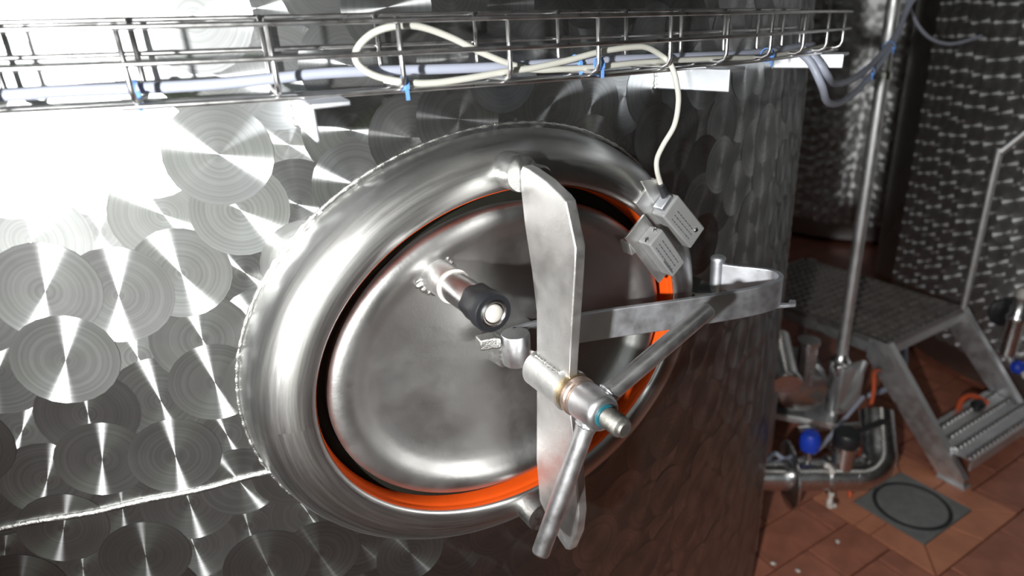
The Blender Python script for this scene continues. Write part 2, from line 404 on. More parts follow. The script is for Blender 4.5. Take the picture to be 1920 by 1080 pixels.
tank = thing('storage_tank', 'large stainless tank with circle-polished wall and oval manhole, nearest the camera', 'tank', (0, AXY, ZF))
shell(tank, 0, AXY, RT, ZF+.004, 2.3)
RA, RB = .243, .20          # manhole opening half axes
disc_field('circular_polish', 'turned', tank, 0, AXY, RT, -52, 60, -1.1, .78, phase=(-.037, .031),
           skip=lambda s_, z: (s_/(RA+.01))**2 + (z/(RB+.01))**2 < 1)
# collar: an elliptical sweep of a bull-nosed section
NS = 128
def ell(a, b, y): return [(a*math.cos(2*PI*k/NS), y, b*math.sin(2*PI*k/NS)) for k in range(NS)]
prof = [(0.0, .034), (0.0, .008), (.0008, .003), (.003, .0005), (.007, -.0005), (.014, -.001), (.022, .000), (.031, .003), (.040, .0085), (.048, .016), (.054, .025), (.0585, .036), (.0615, .05), (.063, .075), (.0635, .10)]
MB().rings([ell(RA+w_, RB+w_, y) for w_, y in prof]).build('manhole_collar', 'collar', tank, 180)
def bead(name, pts, r, seg=8, amp=.25, parent=None, closed=False, mat='weld'):
    rnd = random.Random(len(pts)); rr = []; ph = 0
    for i in range(len(pts)): rr.append(r*(1 + amp*math.sin(i*1.9) + rnd.uniform(-amp, amp)))
    return MB().tube(pts, rr, seg, closed=closed).build(name, mat, parent, 180)
n = 420; pts = []
for k in range(n):
    an = 2*PI*k/n; x = (RA+.0645)*math.cos(an); z = (RB+.0645)*math.sin(an); pts.append((x, tank_y(x) - .0005, z))
bead('weld_bead', pts, .0017, 7, .3, tank, True)
pts = [cp(-50 + 39.4*i/600, .0002, -.077 + .0009*math.sin(i*.11) + .0002*math.sin(i*.9)) for i in range(601)]
bead('weld_bead', pts, .0038, 8, .025, tank)
pts = [cp(36.6, .0, -1.1 + 2.4*i/300) for i in range(301)]
bead('weld_bead', pts, .0035, 6, .2, tank)
# hinge block and lugs welded to the collar and tank
MB().prism([(.300, .09), (.300, .020), (.318, .004), (.334, .004), (.345, .02), (.345, .10)], -.030, -.008, 'xy').build('hinge_bracket', 'cast', tank, 30, .0015)
for z, y0 in ((.222, .0), (-.222, .0)):
    MB().lathe([(.0195, -.006), (.0195, .024), (.0185, .0270), (.006, .0275), (0, .0275)], (-.002, y0, z), (0, -1, 0), 32).build('lug', 'cast', tank, 40)

# ------------------------------------------------------------------ manhole door
door = thing('manhole_door', 'dished oval stainless manhole door with orange seal and hinge strap', 'manhole door', (0, .0, -.19))
LP = [(.2245, .1835, .036), (.2255, .1845, .010), (.2245, .1835, .0055), (.221, .180, .0025), (.214, .174, .0003), (.206, .167, .0002), (.199, .1615, .0022), (.192, .156, .0065), (.186, .151, .0115), (.178, .144, .0152), (.165, .132, .0178), (.14, .11, .0195), (.10, .078, .0205), (.05, .04, .0208), (.004, .003, .0208)]
MB().rings([[(x, yy, z-.002) for x, yy, z in ell(a*1.008, b*.990, .0113 + y*.95)] for a, b, y in LP], True).build('dished_plate', 'lid', door, 180)
sp = [(RA-.0001, .034), (RA-.0001, .0046), (RA-.0003, .0042), (RA-.0005, .0055), (RA-.0010, .0100), (RA-.0007, .0112), (RA-.0014, .0130), (RA-.0022, .0180), (RA-.0028, .034)]
MB().rings([[(x, yy, z) for x, yy, z in ell(a, b, y)] for a, b, y in ((.2235, .178, .0310), (RA-.0050, RB-.0050, .0305), (RA-.0030, RB-.0030, .0315), (RA-.0016, RB-.0016, .036), (.2235, .178, .036))]).build('gap_shade_ring', 'gap_shade', door, 40)  # added ring closing the gap behind the door edge, shade put into its colour
MB().rings([ell(a, a-RA+RB, y) for a, y in sp]).build('seal', 'orange', door, 60)
# hinge strap: flat bar bent in the horizontal plane, loop at the right, back to the pin
path = smoothpath([(-.006, .010), (.03, .008), (.071, -.004), (.12, -.020), (.182, -.043), (.25, -.066), (.30, -.080), (.335, -.084), (.358, -.075), (.366, -.058), (.358, -.038), (.343, -.016), (.333, .004)], 8)
def strip(path, th, z0, z1):
    P = [Vector((p[0], p[1], 0)) for p in path]; n = len(P); L_, R_ = [], []
    for i in range(n):
        t = (P[min(i+1, n-1)] - P[max(i-1, 0)]).normalized(); nn = Vector((-t.y, t.x, 0))*th/2
        L_.append(P[i]+nn); R_.append(P[i]-nn)
    mb = MB(); vs = []
    for a, b in zip(L_, R_): vs += [(a.x, a.y, z0), (a.x, a.y, z1), (b.x, b.y, z1), (b.x, b.y, z0)]
    fs = [(0, 1, 2, 3), (4*n-4, 4*n-1, 4*n-2, 4*n-3)]
    for i in range(n-1):
        for k in range(4): fs.append((4*i+k, 4*i+4+k, 4*i+4+(k+1) % 4, 4*i+(k+1) % 4))
    mb.add(vs, fs); return mb
MB().prism([(-.030, .036), (-.026, .006), (.026, .004), (.030, .036)], -.012, .030, 'xy').build('strap_pedestal', 'cast', door, 30, .003)
strip(path, .0065, -.005, .034).build('hinge_strap', 'strap', door, 40, .0012)
MB().lathe([(.0095, -.006), (.0095, .0415), (.0085, .0415), (.0085, .0425), (.0105, .0435), (.0105, .0455), (.009, .048), (.005, .0495), (0, .0498)], (.332, .010, -.005), (0, 0, 1), 28).build('hinge_pin', 'strap', door, 40)
MB().prism([(.345, -.078), (.372, -.092), (.383, -.083), (.378, -.077), (.368, -.083), (.350, -.066)], -.010, -.0055, 'xy').build('strap_tab', 'strap', door, 30, .0008)
# the strap's root: rolled eye and clip on the middle of the plate
MB().lathe([(.016, -.018), (.017, -.016), (.017, .018), (.016, .020)], (-.010, -.004, .014), (0, 0, 1), 28).build('strap_eye', 'rod', door, 40)
MB().prism([(-.052, .004), (-.036, .0), (-.030, -.006), (-.028, .018), (-.05, .02)], .020, .034, 'xy').build('strap_clip', 'weld', door, 40, .002)
MB().lathe([(.012, -.004), (.012, .046)], (0, .031, 0), (0, -1, 0), 28).build('spindle_neck', 'white_plastic', door, 40)

# thermometer pocket on the plate
probe = thing('probe_fitting', 'steel sleeve with black hex cap and white button, standing on the manhole door', 'probe', (-.088, .018, .118))
po = (-.088, .0295, .118)
bead('weld_bead', [(po[0] + .0205*math.cos(2*PI*k/60), .0275, po[2] + .0205*math.sin(2*PI*k/60)) for k in range(60)], .0042, 8, .3, probe, True)
MB().lathe([(.019, -.002), (.0185, .036), (.0175, .047), (.0165, .047)], po, (0, -1, 0), 36).build('socket', 'bar', probe, 40)
MB().lathe([(.0178, .0455), (.0188, .047), (.0188, .050), (.0165, .0515)], po, (0, -1, 0), 36).build('seal_ring', 'white_plastic', probe, 40)
MB().lathe([(.0165, .045), (.0165, .107)], po, (0, -1, 0), 36).build('sleeve', 'mirror', probe, 40)
mb = MB(); hexp = []
for d, r_ in ((.095, .0168), (.097, .0182), (.119, .0186), (.120, .0200), (.1305, .0200), (.1325, .0185)):
    hexp.append([(po[0] + (r_*(1.0 + (.05*math.cos(6*a) if d < .119 else 0)))*math.cos(a), po[1]-d, po[2] + (r_*(1.0 + (.05*math.cos(6*a) if d < .119 else 0)))*math.sin(a)) for a in [2*PI*k/48 for k in range(48)]])
capo = mb.rings(hexp, True).build('cap', 'black', probe, 40)
MB().lathe([(.0135, .1315), (.0135, .1332), (.0115, .1342), (.0105, .1332), (.0095, .1332)], po, (0, -1, 0), 36).build('chrome_ring', 'mirror', capo, 40)
MB().lathe([(.0088, .132), (.0088, .1345), (.0072, .1360), (.003, .1366), (0, .1367)], po, (0, -1, 0), 32).build('button', 'white_plastic', capo, 60)

# ------------------------------------------------------------------ locking bar
lb = thing('locking_bar', 'vertical stainless locking bar across the manhole door', 'locking bar', (0, -.03, -.226))
up_poly = [(-.040, .000), (-.043, .035), (-.046, .075), (-.040, .125), (-.031, .170), (-.0275, .205), (-.0278, .226), (-.033, .232), (-.045, .231), (-.075, .224), (-.100, .214), (-.107, .210), (-.121, .168), (-.119, .145), (-.106, .045), (-.102, .010)]
MB().prism(up_poly, -.006, .006, 'yz').build('upper_blade', 'bar', lb, 30, .0015)
lo_poly = [(-.102, -.010), (-.107, -.045), (-.112, -.10), (-.115, -.150), (-.109, -.185), (-.094, -.221), (-.086, -.226), (-.074, -.222), (-.050, -.208), (-.031, -.190), (-.029, -.128), (-.036, -.05), (-.040, .0)]
MB().prism(lo_poly, -.006, .006, 'yz').build('lower_blade', 'bar', lb, 30, .0015)
MB().lathe([(.0135, .034), (.021, .034), (.0222, .036), (.0222, .094), (.0232, .096), (.0232, .099), (.0185, .0995)], (0, 0, 0), (0, -1, 0), 40).build('boss', 'bar', lb, 40)
for s_ in (-1, 1):
    bead('weld_bead', [(s_*.0075, -.044 - .0025*i, .0205 + .0006*math.sin(i*2.1)) for i in range(20)], .0024, 7, .3, lb)
MB().lathe([(.0115, .026), (.0118, .040), (.010, .043), (0, .0432)], (.012, 0, .219), (0, -1, 0), 24).build('pivot_stub', 'cast', lb, 40)

# ------------------------------------------------------------------ tee handle
hd = thing('clamp_handle', 'steel clamp handle with two round arms and threaded spindle end', 'handle', (0, -.13, 0))
ax0 = (0, 0, 0)
MB().lathe([(.0175, .099), (.0208, .0995), (.0212, .101), (.0212, .1055), (.0185, .107)], ax0, (0, -1, 0), 40).build('brass_washer', 'brass', hd, 40)
MB().lathe([(.0185, .1075), (.0216, .1085), (.0218, .114), (.0205, .1155), (.0205, .1185), (.0190, .1195)], ax0, (0, -1, 0), 40).build('bronze_washer', 'bronze', hd, 40)
MB().lathe([(.0185, .1195), (.0202, .1205), (.0205, .124), (.0200, .150), (.0185, .1545), (.0150, .1565), (.0135, .1567)], ax0, (0, -1, 0), 40).build('hub', 'rod', hd, 50)
MB().lathe([(.0122, .1555), (.0126, .1580), (.0118, .159), (.0105, .159)], ax0, (0, -1, 0), 32).build('seal', 'teal', hd, 50)
pr = [(.0104, .157)]; d = .160
while d < .180: pr += [(.0092, d), (.0112, d+.0014)]; d += .0028
pr += [(.0095, d), (.0088, d+.004), (.0070, d+.0055), (0, d+.0055)]
MB().lathe(pr, ax0, (0, -1, 0), 32).build('spindle', 'thread', hd, 30)
for nm, (ex, ez) in (('arm', (.159, .0645)), ('arm', (-.0725, -.155))):
    u = Vector((ex, 0, ez)).normalized(); L_ = math.hypot(ex, ez)
    y = -.137
    a = Vector((0, y, 0)); pts = [a + u*.012, a + u*.022, a + u*.028, a + u*(L_-.003), a + u*(L_-.0008), a + u*L_]
    armo = MB().tube(pts, [.0125, .0112, .0102, .0098, .0090, .0075], 28).build(nm, 'rod', hd, 50)
    bead('weld_bead', [a + u*.0205 + (u.cross(Vector((0, 1, 0)))*math.cos(2*PI*k/40) + Vector((0, 1, 0))*math.sin(2*PI*k/40))*.0108 for k in range(40)], .0016, 6, .25, armo, True, 'rod')

# ------------------------------------------------------------------ door switch
HOUS = {}
def sensor(name, label, c, L_, W_, y0, y1, ang):
    t = thing(name, label, 'sensor', (c[0], y0, c[1]))
    R = Matrix.Rotation(ang, 3, 'Y')
    MB().box((c[0], (y0+y1)/2, c[1]), (L_/2, abs(y1-y0)/2, W_/2), R).build('housing', 'sensor', t, 30, .0025); HOUS[name] = bpy.context.scene.collection.objects[-1]
    return t, R
ang = math.radians(47)
s1, R1 = sensor('door_switch', 'grey door switch box with white cable on the manhole collar', (.229, .122), .072, .033, -.004, -.026, ang)
s2, R2 = sensor('switch_magnet', 'grey magnet box of the door switch, lower left of its pair', (.193, .092), .066, .026, -.014, -.036, math.radians(52))
def loc(c, R, p): return Vector(c) + R @ Vector(p)
c1 = (.229, -.015, .122); c2 = (.193, -.025, .092)
MB().box(loc(c1, R1, (-.012, .0135, -.003)), (.052, .002, .019), R1).build('mount_plate', 'bar', s1, 30, .0006)
MB().prism([(.175, .180), (.206, .178), (.214, .160), (.196, .148)], -.006, -.003, 'xz').build('mount_tab', 'bar', s1, 30, .0005)
MB().box(loc(c1, R1, (-.039, 0, 0)), (.004, .008, .011), R1).build('end_cap', 'strap', s1, 30, .002)
MB().tube([loc(c1, R1, (-.034, 0, .004)), Vector((.206, -.014, .158)), Vector((.199, -.013, .172))], [.0055, .0052, .0045], 14).build('cable_boot', 'black', s1, 40)
MB().lathe([(.003, 0), (.003, .002), (.002, .003), (0, .003)], loc(c1, R1, (.022, -.0105, .004)), (0, -1, 0), 14).build('screw', 'mirror', HOUS['door_switch'])
MB().box(loc(c2, R2, (-.004, .0125, -.004)), (.046, .0018, .019), R2).build('mount_plate', 'bar', s2, 30, .0006)
for k in (-1, 1):
    MB().lathe([(.003, 0), (.003, .002), (0, .003)], loc(c2, R2, (-.0335, -.002, .008*k)), R2 @ Vector((-1, 0, 0)), 12).build('screw', 'mirror', HOUS['switch_magnet'])
# faint print on the box faces
for (c_, R_, t_, yf, W_) in ((c1, R1, s1, -.0112, .010), (c2, R2, s2, -.0112, .008)):
    mb = MB(); rnd = random.Random(3)
    for row in range(3):
        x = -.022
        while x < .020:
            l = rnd.uniform(.002, .006); mb.box(loc(c_, R_, (x+l/2, yf, -W_ + row*.006)), (l/2, .0001, .0007), R_); x += l + .0015
    mb.build('print', 'label', HOUS[t_.name], 0)
mb = MB().box(loc(c2, R2, (.014, -.0112, -.0098)), (.012, .0001, .0012), R2).build('print', 'label', HOUS['switch_magnet'], 0)
# fixing arm of the magnet reaching in to the door plate
MB().prism([(.150, .150 - .04), (.172, .112), (.176, .100), (.156, .092)], -.013, .004, 'xz').build('mount_arm', 'bar', s2, 30, .001)

# ------------------------------------------------------------------ cable tray
tray = thing('cable_tray', 'stainless wire mesh cable tray running round the tank above the manhole', 'cable tray', cp(0, .05, .31))
def zb(th): return .3255 - .00108*(th+7.7)
WR = .0021
OF, OR_ = .085, .020
def rail(off, dz, th0=-48, th1=25.6, wob=.0):
    pts = [cp(th0 + (th1-th0)*i/130, off, zb(th0 + (th1-th0)*i/130) + dz + wob*math.sin(i*.37)) for i in range(131)]
    MB().tube(pts, WR, 8).build('rail_wire', 'wire', tray, 180)
rail(OF+.0042, .053); rail(OR_-.0042, .0585); rail(OF+.0042, .0275); rail(OR_-.0042, .0325); rail(OF-.012, -.0042); rail(.042, -.0042)
th = -7.9 - 3.58*11
while th < 26:
    z0 = zb(th); hF, hR = .056, .060; c = .009
    prf = [(OR_, hR), (OR_, c), (OR_+.0025, .0028), (OR_+c, 0), (OF-c, 0), (OF-.0025, .0028), (OF, c), (OF, hF)]
    pts = smoothpath([cp(th, off, z0+dz) for off, dz in prf[:2]], 1) + [cp(th, off, z0+dz) for off, dz in prf[2:]]
    MB().tube(pts, WR+.0002, 8).build('cross_wire', 'wire', tray, 180)
    th += 3.58
def bracket(th, zt, drop, L_, label, wid=.030):
    """angle iron standing out from the tank wall, vertical leg and top leg"""
    t = thing('support_bracket', label, 'bracket', cp(th, 0, zt-drop), 'tray brackets on the tank')
    a = math.radians(th); n_ = Vector((math.sin(a), -math.cos(a), 0)); tt = Vector((math.cos(a), math.sin(a), 0))
    R = Matrix((tt, n_, Vector((0, 0, 1)))).transposed()
    c0 = cp(th, 0, 0)
    MB().box(c0 + n_*(L_/2-.005) + Vector((0, 0, zt-drop/2)), (.002, L_/2+.005, drop/2), R).build('upright_leg', 'strap', t, 30, .0015)
    MB().box(c0 + tt*(wid/2) + n_*(L_/2-.005) + Vector((0, 0, zt-.002)), (wid/2, L_/2+.005, .002), R).build('top_leg', 'strap', t, 30, .0008)
    bead('weld_bead', [c0 + n_*.001 - tt*.003 + Vector((0, 0, zt-drop + drop*i/16)) for i in range(17)], .0022, 6, .3, t)
bracket(-7.2, .3185, .030, .112, 'short angle bracket under the tray, left of the manhole')
bracket(9.3, .3005, .026, .105, 'pale angle bracket under the tray behind the hanging white cable')
bracket(21.8, .2870, .021, .105, 'pale angle bracket under the far end of the tray')

# cables in the tray
thick = [cp(-47, .05, .371), cp(-36, .05, .3595), cp(-26, .05, .3485), cp(-20, .05, .344), (-.4158, .042, .3405), (-.3814, .0333, .340), (-.3459, .0252, .3385), (-.3015, .0162, .3365), (-.2622, .0093, .3355), (-.2247, .0036, .336), (-.1896, -.0009, .3365), (-.1484, -.0052, .335), (-.0677, -.0106, .3301), (.0011, -.012, .3265), (.087, -.0097, .3236), (.1561, -.0045, .320), (.2673, .0101, .3135), (.3887, .0351, .3065), cp(18, .05, .3035), cp(23, .05, .2985)]
tag(MB().tube(smoothpath(thick, 10), .0046, 14).build('tray_cable', 'cable_grey', None, 180), 'thick grey cable lying along the wire tray', 'cable')
loop = [(.202, -.010, .173), (.194, -.012, .190), (.1925, -.013, .205), (.195, -.020, .222), (.202, -.030, .245), (.203, -.034, .272), (.199, -.034, .292), (.197, -.030, .306), (.1945, -.0255, .314), (.1873, -.0213, .3214), (.1657, -.0236, .3309), (.1454, -.0256, .3335), (.1, -.029, .3328), (.0514, -.0312, .3275), (.013, -.0319, .3245), (-.017, -.0319, .3239), (-.0622, -.0308, .3215), (-.0989, -.029, .3213), (-.128, -.027, .3264), (-.1484, -.0253, .334), (-.1592, -.0243, .345), (-.1557, -.0246, .3562), (-.1415, -.0259, .3662), (-.1223, -.0275, .3704), (-.0984, -.0265, .3685), (-.0692, -.0255, .3578), (-.041, -.0255, .3435), (-.0078, -.025, .3294), (.0191, -.0245, .3221), (.0512, -.0245, .3195), (.0999, -.022, .3173), (.1537, -.018, .3164), (.2334, -.008, .3124), (.3191, .005, .3069), (.4129, .027, .3003), cp(19, .065, .298), cp(24, .06, .294)]
tag(MB().tube(smoothpath(loop, 10), .0031, 12).build('switch_cable', 'cable_white', None, 180), 'thin cream cable looped in the tray and hanging down to the door switch', 'cable')
def tie(name_label, p, ax, r=.006, tail=(0, -.001, -.012)):
    t = thing('cable_tie', name_label, 'cable tie', p, 'blue cable ties')
    ax = Vector(ax).normalized(); u = ax.orthogonal().normalized(); w_ = ax.cross(u); p = Vector(p)
    prs = []
    for k in range(24):
        an = 2*PI*k/24; prs.append(p + (u*math.cos(an) + w_*math.sin(an))*r)
    vs = []; fs = []
    for q in prs:
        d_ = (q-p).normalized()
        vs += [q - ax*.0018, q + ax*.0018, q + ax*.0018 + d_*.0009, q - ax*.0018 + d_*.0009]
    for k in range(24):
        j = (k+1) % 24
        for e in range(4): fs.append((4*k+e, 4*k+(e+1) % 4, 4*j+(e+1) % 4, 4*j+e))
    mb = MB(); mb.add(vs, fs); mb.build('loop', 'tie_blue', t, 40)
    MB().box(p + Vector((0, -r*.9, -.002)), (.0024, .002, .003)).build('head', 'tie_blue', t, 30, .0005)
    q = p + Vector((0, -r*.9, -.002)); MB().box(q + Vector(tail)*.5, (.0016, .0006, .006)).build('tail', 'tie_blue', t, 30)
tie('blue cable tie on the grey cable at the left end of the tray', cp(-11.55, .056, .335), (1, -.2, 0), .0085)
tie('blue cable tie at the bottom of the cream cable loop', (-.121, -.030, .3235), (1, 0, -.2), .006)
tie('blue cable tie round the grey cable near the middle of the tray', (.078, -.013, .323), (1, 0, 0), .0075)
tie('blue cable tie on the cream cable near the middle of the tray', (.0935, -.031, .3215), (1, 0, 0), .006)
tie('blue cable tie at the far right end of the tray', cp(15, .063, .3015), (1, .3, 0), .0085)

# ------------------------------------------------------------------ background tanks
tC = thing('far_tank', 'circle-polished steel tank behind the steps at the right edge', 'tank', (3.55, .27, ZF))
shell(tC, 3.55, .27, 1.18, ZF+.03, 2.3, 96)
disc_field('circular_polish', 'turned_far', tC, 3.55, .27, 1.18, -125, -40, -1.0, 1.1, seg=12, nr=2)
for zz in (.42,):
    pts = [(3.55 + 1.181*math.sin(math.radians(a)), .27 - 1.181*math.cos(math.radians(a)), zz) for a in range(-130, -30, 1)]
    bead('weld_bead', pts, .004, 6, .2, tC)
tB = thing('far_tank', 'steel tank deep in the gap between the near tank and the right-hand tank', 'tank', (4.31, 2.31, ZF))
shell(tB, 4.31, 2.31, .90, ZF+.03, 2.3, 80)
disc_field('circular_polish', 'turned_far', tB, 4.31, 2.31, .90, -110, -10, -1.0, 1.6, seg=12, nr=2)

# upright pipe by the platform
pp = thing('upright_pipe', 'plain upright steel pipe rising past the step platform', 'pipe', (1.6, .58, -.80))
MB().tube([(1.6, .58, -.80), (1.6, .58, 2.6)], .0185, 20).build('tube', 'stair', pp, 40)
MB().lathe([(.024, 0), (.024, .02), (.02, .024)], (1.6, .58, .13), (0, 0, 1), 20).build('clamp_ring', 'mirror', pp, 40)
MB().lathe([(.032, 0), (.032, .012), (.024, .02), (.0185, .04)], (1.6, .58, -.81), (0, 0, 1), 20).build('foot_ferrule', 'mirror', pp, 40)

# step platform
st = thing('step_platform', 'low steel step platform with punched top and one tread', 'steps', (1.98, .8, ZF))
PX0, PX1, PY0, PY1, PZ = 1.745, 2.225, .512, 1.20, -.75
mb = MB()
for (a, b, c, d) in ((PX0, PX1, PY0, PY0+.004), (PX0, PX1, PY1-.004, PY1), (PX0, PX0+.004, PY0, PY1), (PX1-.004, PX1, PY0, PY1)):
    mb.box(((a+b)/2, (c+d)/2, PZ-.03), ((b-a)/2, (d-c)/2, .03))
mb.build('top_frame', 'stair', st, 30)
mb = MB(); n1 = 14
for i in range(n1+1):
    x = PX0 + (PX1-PX0)*i/n1; mb.box((x, (PY0+PY1)/2, PZ-.010), (.0050, (PY1-PY0)/2, .010))
n2 = 20
for i in range(n2+1):
    y = PY0 + (PY1-PY0)*i/n2; mb.box(((PX0+PX1)/2, y, PZ-.0105), ((PX1-PX0)/2, .0050, .010))
o = mb.build('top_grating', 'grate', st, 0); o['kind'] = 'stuff'
for x in (PX0-.004, PX1+.004):
    s_ = -1 if x < 2 else 1
    poly = [(PY0+.06, PZ), (PY0-.005, PZ), (.195, ZF+.035), (.185, ZF+.005), (.265, ZF+.005), (PY0+.06, PZ-.075)]
    MB().prism(poly, x-.003, x+.003, 'yz').build('stringer', 'stair', st, 30)
    # flange along the front edge of the stringer
    a = Vector((x, PY0-.008, PZ)); b = Vector((x, .190, ZF+.03)); d_ = (b-a); L_ = d_.length; u = d_.normalized(); pass
    R = Matrix((Vector((1, 0, 0)), u, Vector((1, 0, 0)).cross(u))).transposed()
    MB().box((a+b)/2 - Vector((s_*.010, 0, 0)), (.014, L_/2, .003), R).build('stringer_flange', 'stair', st, 30)
    MB().box((x - s_*.008, .225, ZF+.004), (.022, .045, .004)).build('foot', 'stair', st, 30, .001)
    for y in (PY1-.03,):
        MB().box((x, y, (PZ+ZF)/2), (.015, .015, (PZ-ZF)/2)).build('rear_leg', 'stair', st, 30)
TZ = -1.045
MB().box((1.985, .28, TZ), (.232, .092, .003)).build('tread_plate', 'stair', st, 0)
MB().box((1.985, .189, TZ-.018), (.232, .003, .020)).build('tread_nosing', 'stair', st, 0)
rnd = random.Random(5); proto = None
for j in range(4):
    for i in range(19):
        x = 1.765 + .0245*i + (.012 if j % 2 else 0); y = .200 + .047*j
        if proto is None:
            proto = MB().lathe([(.0108, 0), (.0098, .007), (.0062, .0105), (.004, .010), (.0035, .002), (0, .002)], (0, 0, 0), (0, 0, 1), 10).mesh('tread_stud')
            proto.materials.append(M['mirror'])
        o = bpy.data.objects.new('tread_stud', proto); COL.objects.link(o); setparent(o, st); o.location = (x, y, TZ+.003)
MB().tube(smoothpath([(2.215, .508, PZ), (2.215, .508, -.6), (2.215, .506, -.19), (2.217, .500, -.165), (2.225, .485, -.142), (2.26, .40, -.03), (2.30, .30, .08)], 6), .013, 14).build('handrail', 'stair', st, 60)

# ------------------------------------------------------------------ outlet pipework by the drain
pv = thing('outlet_valve', 'stainless outlet pipe with clamp ring and sampling cock above the floor drain', 'valve', (1.29, .35, ZF))
A0 = Vector((1.02, .535, -.985)); A1 = Vector((1.33, .312, -.985)); ud = (A1-A0).normalized()
MB().tube([A0, A1], .048, 28).build('pipe', 'mirror', pv, 40)
MB().lathe([(.046, 0), (.100, .001), (.104, .004), (.104, .010), (.098, .013), (.046, .014)], A0 + ud*.175, ud, 40).build('clamp_flange', 'mirror', pv, 40)
MB().lathe([(.047, 0), (.058, .002), (.058, .012), (.047, .014)], A0 + ud*.29, ud, 32).build('clamp_flange', 'mirror', pv, 40)
el = []
for k in range(13):
    a = k/12*PI*.5; el.append(A1 + ud*(.075*math.sin(a)) + Vector((.45, .55, .70)).normalized()*(.075*(1-math.cos(a))))
MB().tube([A1 - ud*.01] + el + [el[-1] + (el[-1]-el[-2]).normalized()*.12], .0485, 28).build('elbow', 'mirror', pv, 40)
b0 = A0 + ud*.335
MB().lathe([(.033, 0), (.033, .10), (.037, .102), (.037, .112), (.033, .114)], b0, (0, 0, 1), 28).build('valve_neck', 'mirror', pv, 40)
vcap = MB().lathe([(.036, .114), (.038, .118), (.038, .150), (.034, .156), (0, .158)], b0, (0, 0, 1), 28).build('valve_cap', 'black', pv, 40)
MB().box(b0 + Vector((.085, -.01, .142)), (.085, .008, .006), Matrix.Rotation(-.1, 3, 'Z')).build('lever', 'black', vcap, 30, .002)
c0_ = A0 + ud*.232
cst = MB().lathe([(.008, 0), (.008, .06), (.010, .062), (.010, .070)], c0_ + Vector((0, 0, .03)), (0, 0, 1), 16).build('cock_stem', 'mirror', pv, 40)
MB().lathe([(.014, .062), (.026, .066), (.030, .082), (.029, .108), (.022, .122), (0, .125)], c0_ + Vector((0, 0, .03)), (0, 0, 1), 22).build('cock_knob', 'blue', cst, 40)
q = A0 + ud*.262
pts = smoothpath([q + Vector((-.012, -.03, .062)), q + Vector((.0, -.042, .052)), q + Vector((.008, -.052, .02)), q + Vector((.006, -.055, -.02)), q + Vector((.004, -.054, -.06)), q + Vector((.006, -.052, -.085)), q + Vector((.026, -.058, -.09))], 6)
o = MB().tube(pts, [.006 + .003*abs(math.sin(i*.55)) for i in range(len(pts))], 10).build('rag_strip', 'chip', None, 180)
tag(o, 'small crumpled white strip hanging on the outlet pipe', 'rag')

# second drain pipe end, a round cap facing the camera
ce = thing('pipe_end', 'short round pipe stub with blank cap beside the near tank', 'pipe', (1.06, .40, -.66))
cdir = Vector((-.5, -.6, -.30)).normalized(); cc = Vector((1.135, .452, -.648))
MB().lathe([(.036, -.16), (.036, 0), (.041, .001), (.043, .006), (.043, .014), (.040, .018)], cc, cdir, 32).build('stub', 'mirror', ce, 40)
MB().lathe([(.041, .016), (.040, .020), (.02, .0204), (0, .0205)], cc, cdir, 32).build('blank_cap', 'mirror', ce, 60)
MB().tube([cc - cdir*.14, cc - cdir*.16 + Vector((0, 0, -.1)), cc - cdir*.16 + Vector((0, 0, -.5))], .02, 18).build('drop_pipe', 'darksteel', ce, 40)

# pump on a trolley under the platform
pu = thing('transfer_pump', 'dull steel transfer pump standing beside the step platform', 'pump', (1.62, .72, ZF))
MB().lathe([(.09, 0), (.10, .01), (.10, .10), (.085, .13), (.05, .14), (.05, .2)], (1.50, .66, -.90), (.6, .7, .0), 32).build('motor', 'darksteel', pu, 40)
MB().lathe([(.075, 0), (.085, .005), (.085, .035), (.075, .04)], (1.50, .66, -.90), (-.6, -.7, 0), 32).build('pump_head', 'mirror', pu, 40)
MB().box((1.60, .70, -1.01), (.16, .10, .012), Matrix.Rotation(.6, 3, 'Z')).build('base_plate', 'stair', pu, 30, .002)
MB().box((1.62, .55, -.90), (.05, .012, .09), Matrix.Rotation(-.2, 3, 'Z')).build('terminal_box', 'stair', pu, 30, .004)
for (x, y) in ((1.50, .62), (1.58, .56), (1.72, .74), (1.62, .84)):
    MB().tube([(x, y, ZF), (x, y, -1.0)], .012, 12).build('leg', 'darksteel', pu, 40)
MB().lathe([(.030, 0), (.030, .15), (.034, .155), (.034, .19)], (1.6, .58, -1.0), (0, 0, 1), 24).build('outlet_port', 'mirror', pu, 40)
MB().tube([(1.44, .60, -1.03), (1.70, .46, -1.03)], .012, 14).build('push_bar', 'mirror', pu, 40)
MB().lathe([(.03, 0), (.03, .15), (.036, .152), (.036, .165)], (1.47, .62, -.86), (0, 0, 1), 24).build('discharge', 'mirror', pu, 40)
MB().tube(smoothpath([(1.64, .52, -.79), (1.60, .51, -.83), (1.52, .48, -.87), (1.46, .47, -.89)], 6), .012, 12).build('grip', 'stair', pu, 40)

